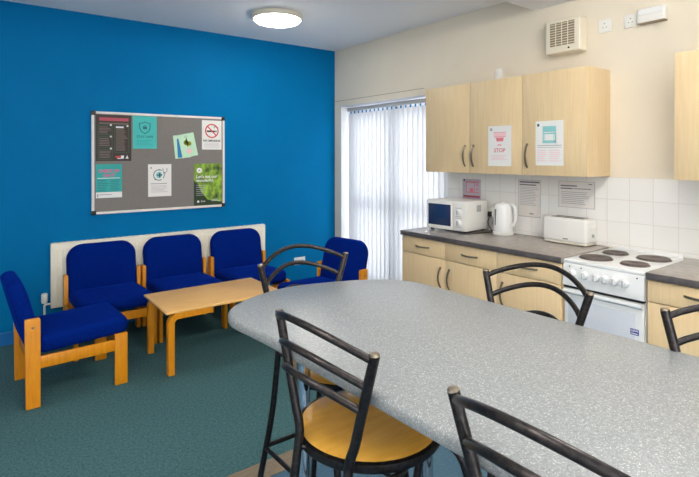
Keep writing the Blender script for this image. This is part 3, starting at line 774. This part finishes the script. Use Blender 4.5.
# ------------------------------------------------------------------ bar stools
def catmull(P, n=6):
    P = [Vector(p) for p in P]; Q = [P[0] * 2 - P[1]] + P + [P[-1] * 2 - P[-2]]; out = []
    for i in range(1, len(Q) - 2):
        a, b, c, d = Q[i - 1:i + 3]
        for k in range(n):
            t = k / n
            out.append(.5 * ((2 * b) + (c - a) * t + (2 * a - 5 * b + 4 * c - d) * t * t + (3 * b - a - 3 * c + d) * t ** 3))
    return out + [P[-1]]
SZ = .755; TOPZ = 1.10
def bar_stool(label, loc, rz, group, seat_dx=0, low_rail=.915, knee_dx=0, top=.20):
    def post_at(z, s_):
        f = (z - .775) / (TOPZ - .775)
        return Vector((s_ * (.106 + (top - .106) * f) + knee_dx * (1 - f), -.222 - .028 * f, z))
    t = thing('bar_stool', label, 'stool', loc, rz, group)
    r = .203
    MB().lathe([(.02, SZ - .022), (r - .012, SZ - .022), (r, SZ - .014), (r, SZ - .004), (r - .008, SZ), (r * .6, SZ - .003), (.02, SZ - .006)], 48, Matrix.Translation((seat_dx, 0, 0))).build('seat', 'seat_wood', t)
    MB().tube(catmull([(-.106 + knee_dx, -.226, SZ - .01), (-.10, -.16, SZ - .03), (-.07, -.02, SZ - .045), (.07, -.02, SZ - .045), (.10, -.16, SZ - .03), (.106 + knee_dx, -.226, SZ - .01)]), .009, 10).build('seat_bracket', 'dark_metal', t)
    n = 48
    rg = MB().lathe([(r + .002, SZ - .004), (r + .013, SZ - .007), (r + .015, SZ - .02), (r + .01, SZ - .031), (r - .004, SZ - .031), (r - .006, SZ - .018), (r + .002, SZ - .004)], n, Matrix.Translation((seat_dx, 0, 0)), False)
    rg.build('seat_rim', 'dark_metal', t)
    for s_ in (-1, 1):
        pts = catmull([post_at(TOPZ, s_), post_at(1.02, s_), post_at(.93, s_), post_at(.85, s_), (s_ * .110 + knee_dx, -.224, .80), (s_ * .107 + knee_dx, -.230, .74), (s_ * .113 + knee_dx, -.268, .5), (s_ * .130 + knee_dx, -.325, .25), (s_ * .15 + knee_dx, -.385, .0)])
        p = MB().tube(pts, .0125, 12).build('back_post_leg', 'dark_metal', t)
        MB().lathe([(.0115, TOPZ - .001), (.0125, TOPZ), (.011, TOPZ + .006), (.003, TOPZ + .008)], 12, Matrix.Translation((s_ * top, -.25, 0))).build('end_cap', 'handle', p)
        pts = catmull([(s_ * .125 + seat_dx, .13, SZ - .03), (s_ * .13, .145, .68), (s_ * .14, .20, .4), (s_ * .15, .285, .0)])
        MB().tube(pts, .0125, 12).build('front_leg', 'dark_metal', t)
        MB().tube([(s_ * .126 + knee_dx, -.305, .335), (s_ * .141, .214, .335)], .009, 10).build('footrest_bar', 'dark_metal', t)
    MB().tube([(-.141, .216, .34), (.141, .216, .34)], .009, 10).build('footrest_bar', 'dark_metal', t)
    MB().tube([(-.126 + knee_dx, -.305, .34), (.126 + knee_dx, -.305, .34)], .009, 10).build('footrest_bar', 'dark_metal', t)
    for z in (1.085, 1.015, low_rail):
        a, b = post_at(z, -1), post_at(z, 1)
        pts = []
        for i in range(17):
            f = i / 16; q = math.sin(PI * f) ** .85
            pts.append(a.lerp(b, f) + Vector((0, -.082 * q, .060 * q)))
        MB().tube(pts, .0092, 10).build('back_rail', 'dark_metal', t)
    return t
ST = 'black metal bar stools around the tall table'
bar_stool('bar stool with amber round seat showing, on the near side of the table', (-2.549, -3.886, 0), R(-90 + 2), ST, -.106, .95, -.03)
bar_stool('bar stool tucked under the rounded end of the table, in front of the coffee table', (-2.376, -3.386, 0), R(179), ST, -.02, .915, .034, .208)
bar_stool('bar stool on the kitchen side of the table, in front of the cooker', (-2.190, -3.930, 0), R(90), ST)
bar_stool('bar stool at the right edge of the picture, on the kitchen side', (-2.187, -4.543, 0), R(90), ST)
bar_stool('bar stool cropped at the bottom edge, nearest the viewer', (-2.530, -4.508, 0), R(-90), ST)

# ------------------------------------------------------------------ light, world, camera
M['lamp'].node_tree.nodes['Principled BSDF'].inputs['Emission Strength'].default_value = 18
M['tube'].node_tree.nodes['Principled BSDF'].inputs['Emission Strength'].default_value = 18
w = bpy.data.worlds.new('daylight'); SC.world = w; w.use_nodes = True
bg = w.node_tree.nodes['Background']
bg.inputs['Color'].default_value = (.94, .97, 1.0, 1); bg.inputs['Strength'].default_value = 4.7
pl = bpy.data.lights.new('door_portal', 'AREA'); pl.shape = 'RECTANGLE'; pl.size = OZ; pl.size_y = W; pl.cycles.is_portal = True
po = bpy.data.objects.new('door_portal', pl); COL.objects.link(po); po.location = (.30, (OY0 + OY1) / 2, OZ / 2); po.rotation_euler = (0, R(90), 0)
tag(po, None, None, None, 'helper')

pl = bpy.data.lights.new('window_portal', 'AREA'); pl.shape = 'RECTANGLE'; pl.size = LX1 - LX0; pl.size_y = LZ1 - LZ0; pl.cycles.is_portal = True
po = bpy.data.objects.new('window_portal', pl); COL.objects.link(po); po.location = ((LX0 + LX1) / 2, YF - .12, (LZ0 + LZ1) / 2); po.rotation_euler = (R(90), 0, 0)
tag(po, None, None, None, 'helper')
cam = bpy.data.cameras.new('camera'); co = bpy.data.objects.new('camera', cam); COL.objects.link(co)
cam.sensor_fit = 'HORIZONTAL'; cam.sensor_width = 36; cam.lens = 36 * 500.3351 / 699
cam.shift_x = 0; cam.shift_y = -(238.5 - 158.2) / 699
cam.clip_start = .02
co.location = (-3.4913, -4.9325, 1.5361)
co.rotation_euler = (R(90 - .2414), R(.05), R(-36.9703))
SC.camera = co
SC.view_settings.view_transform = 'Standard'; SC.view_settings.look = 'None'
SC.view_settings.exposure = .48; SC.view_settings.gamma = 1; SC.view_settings.use_curve_mapping = False
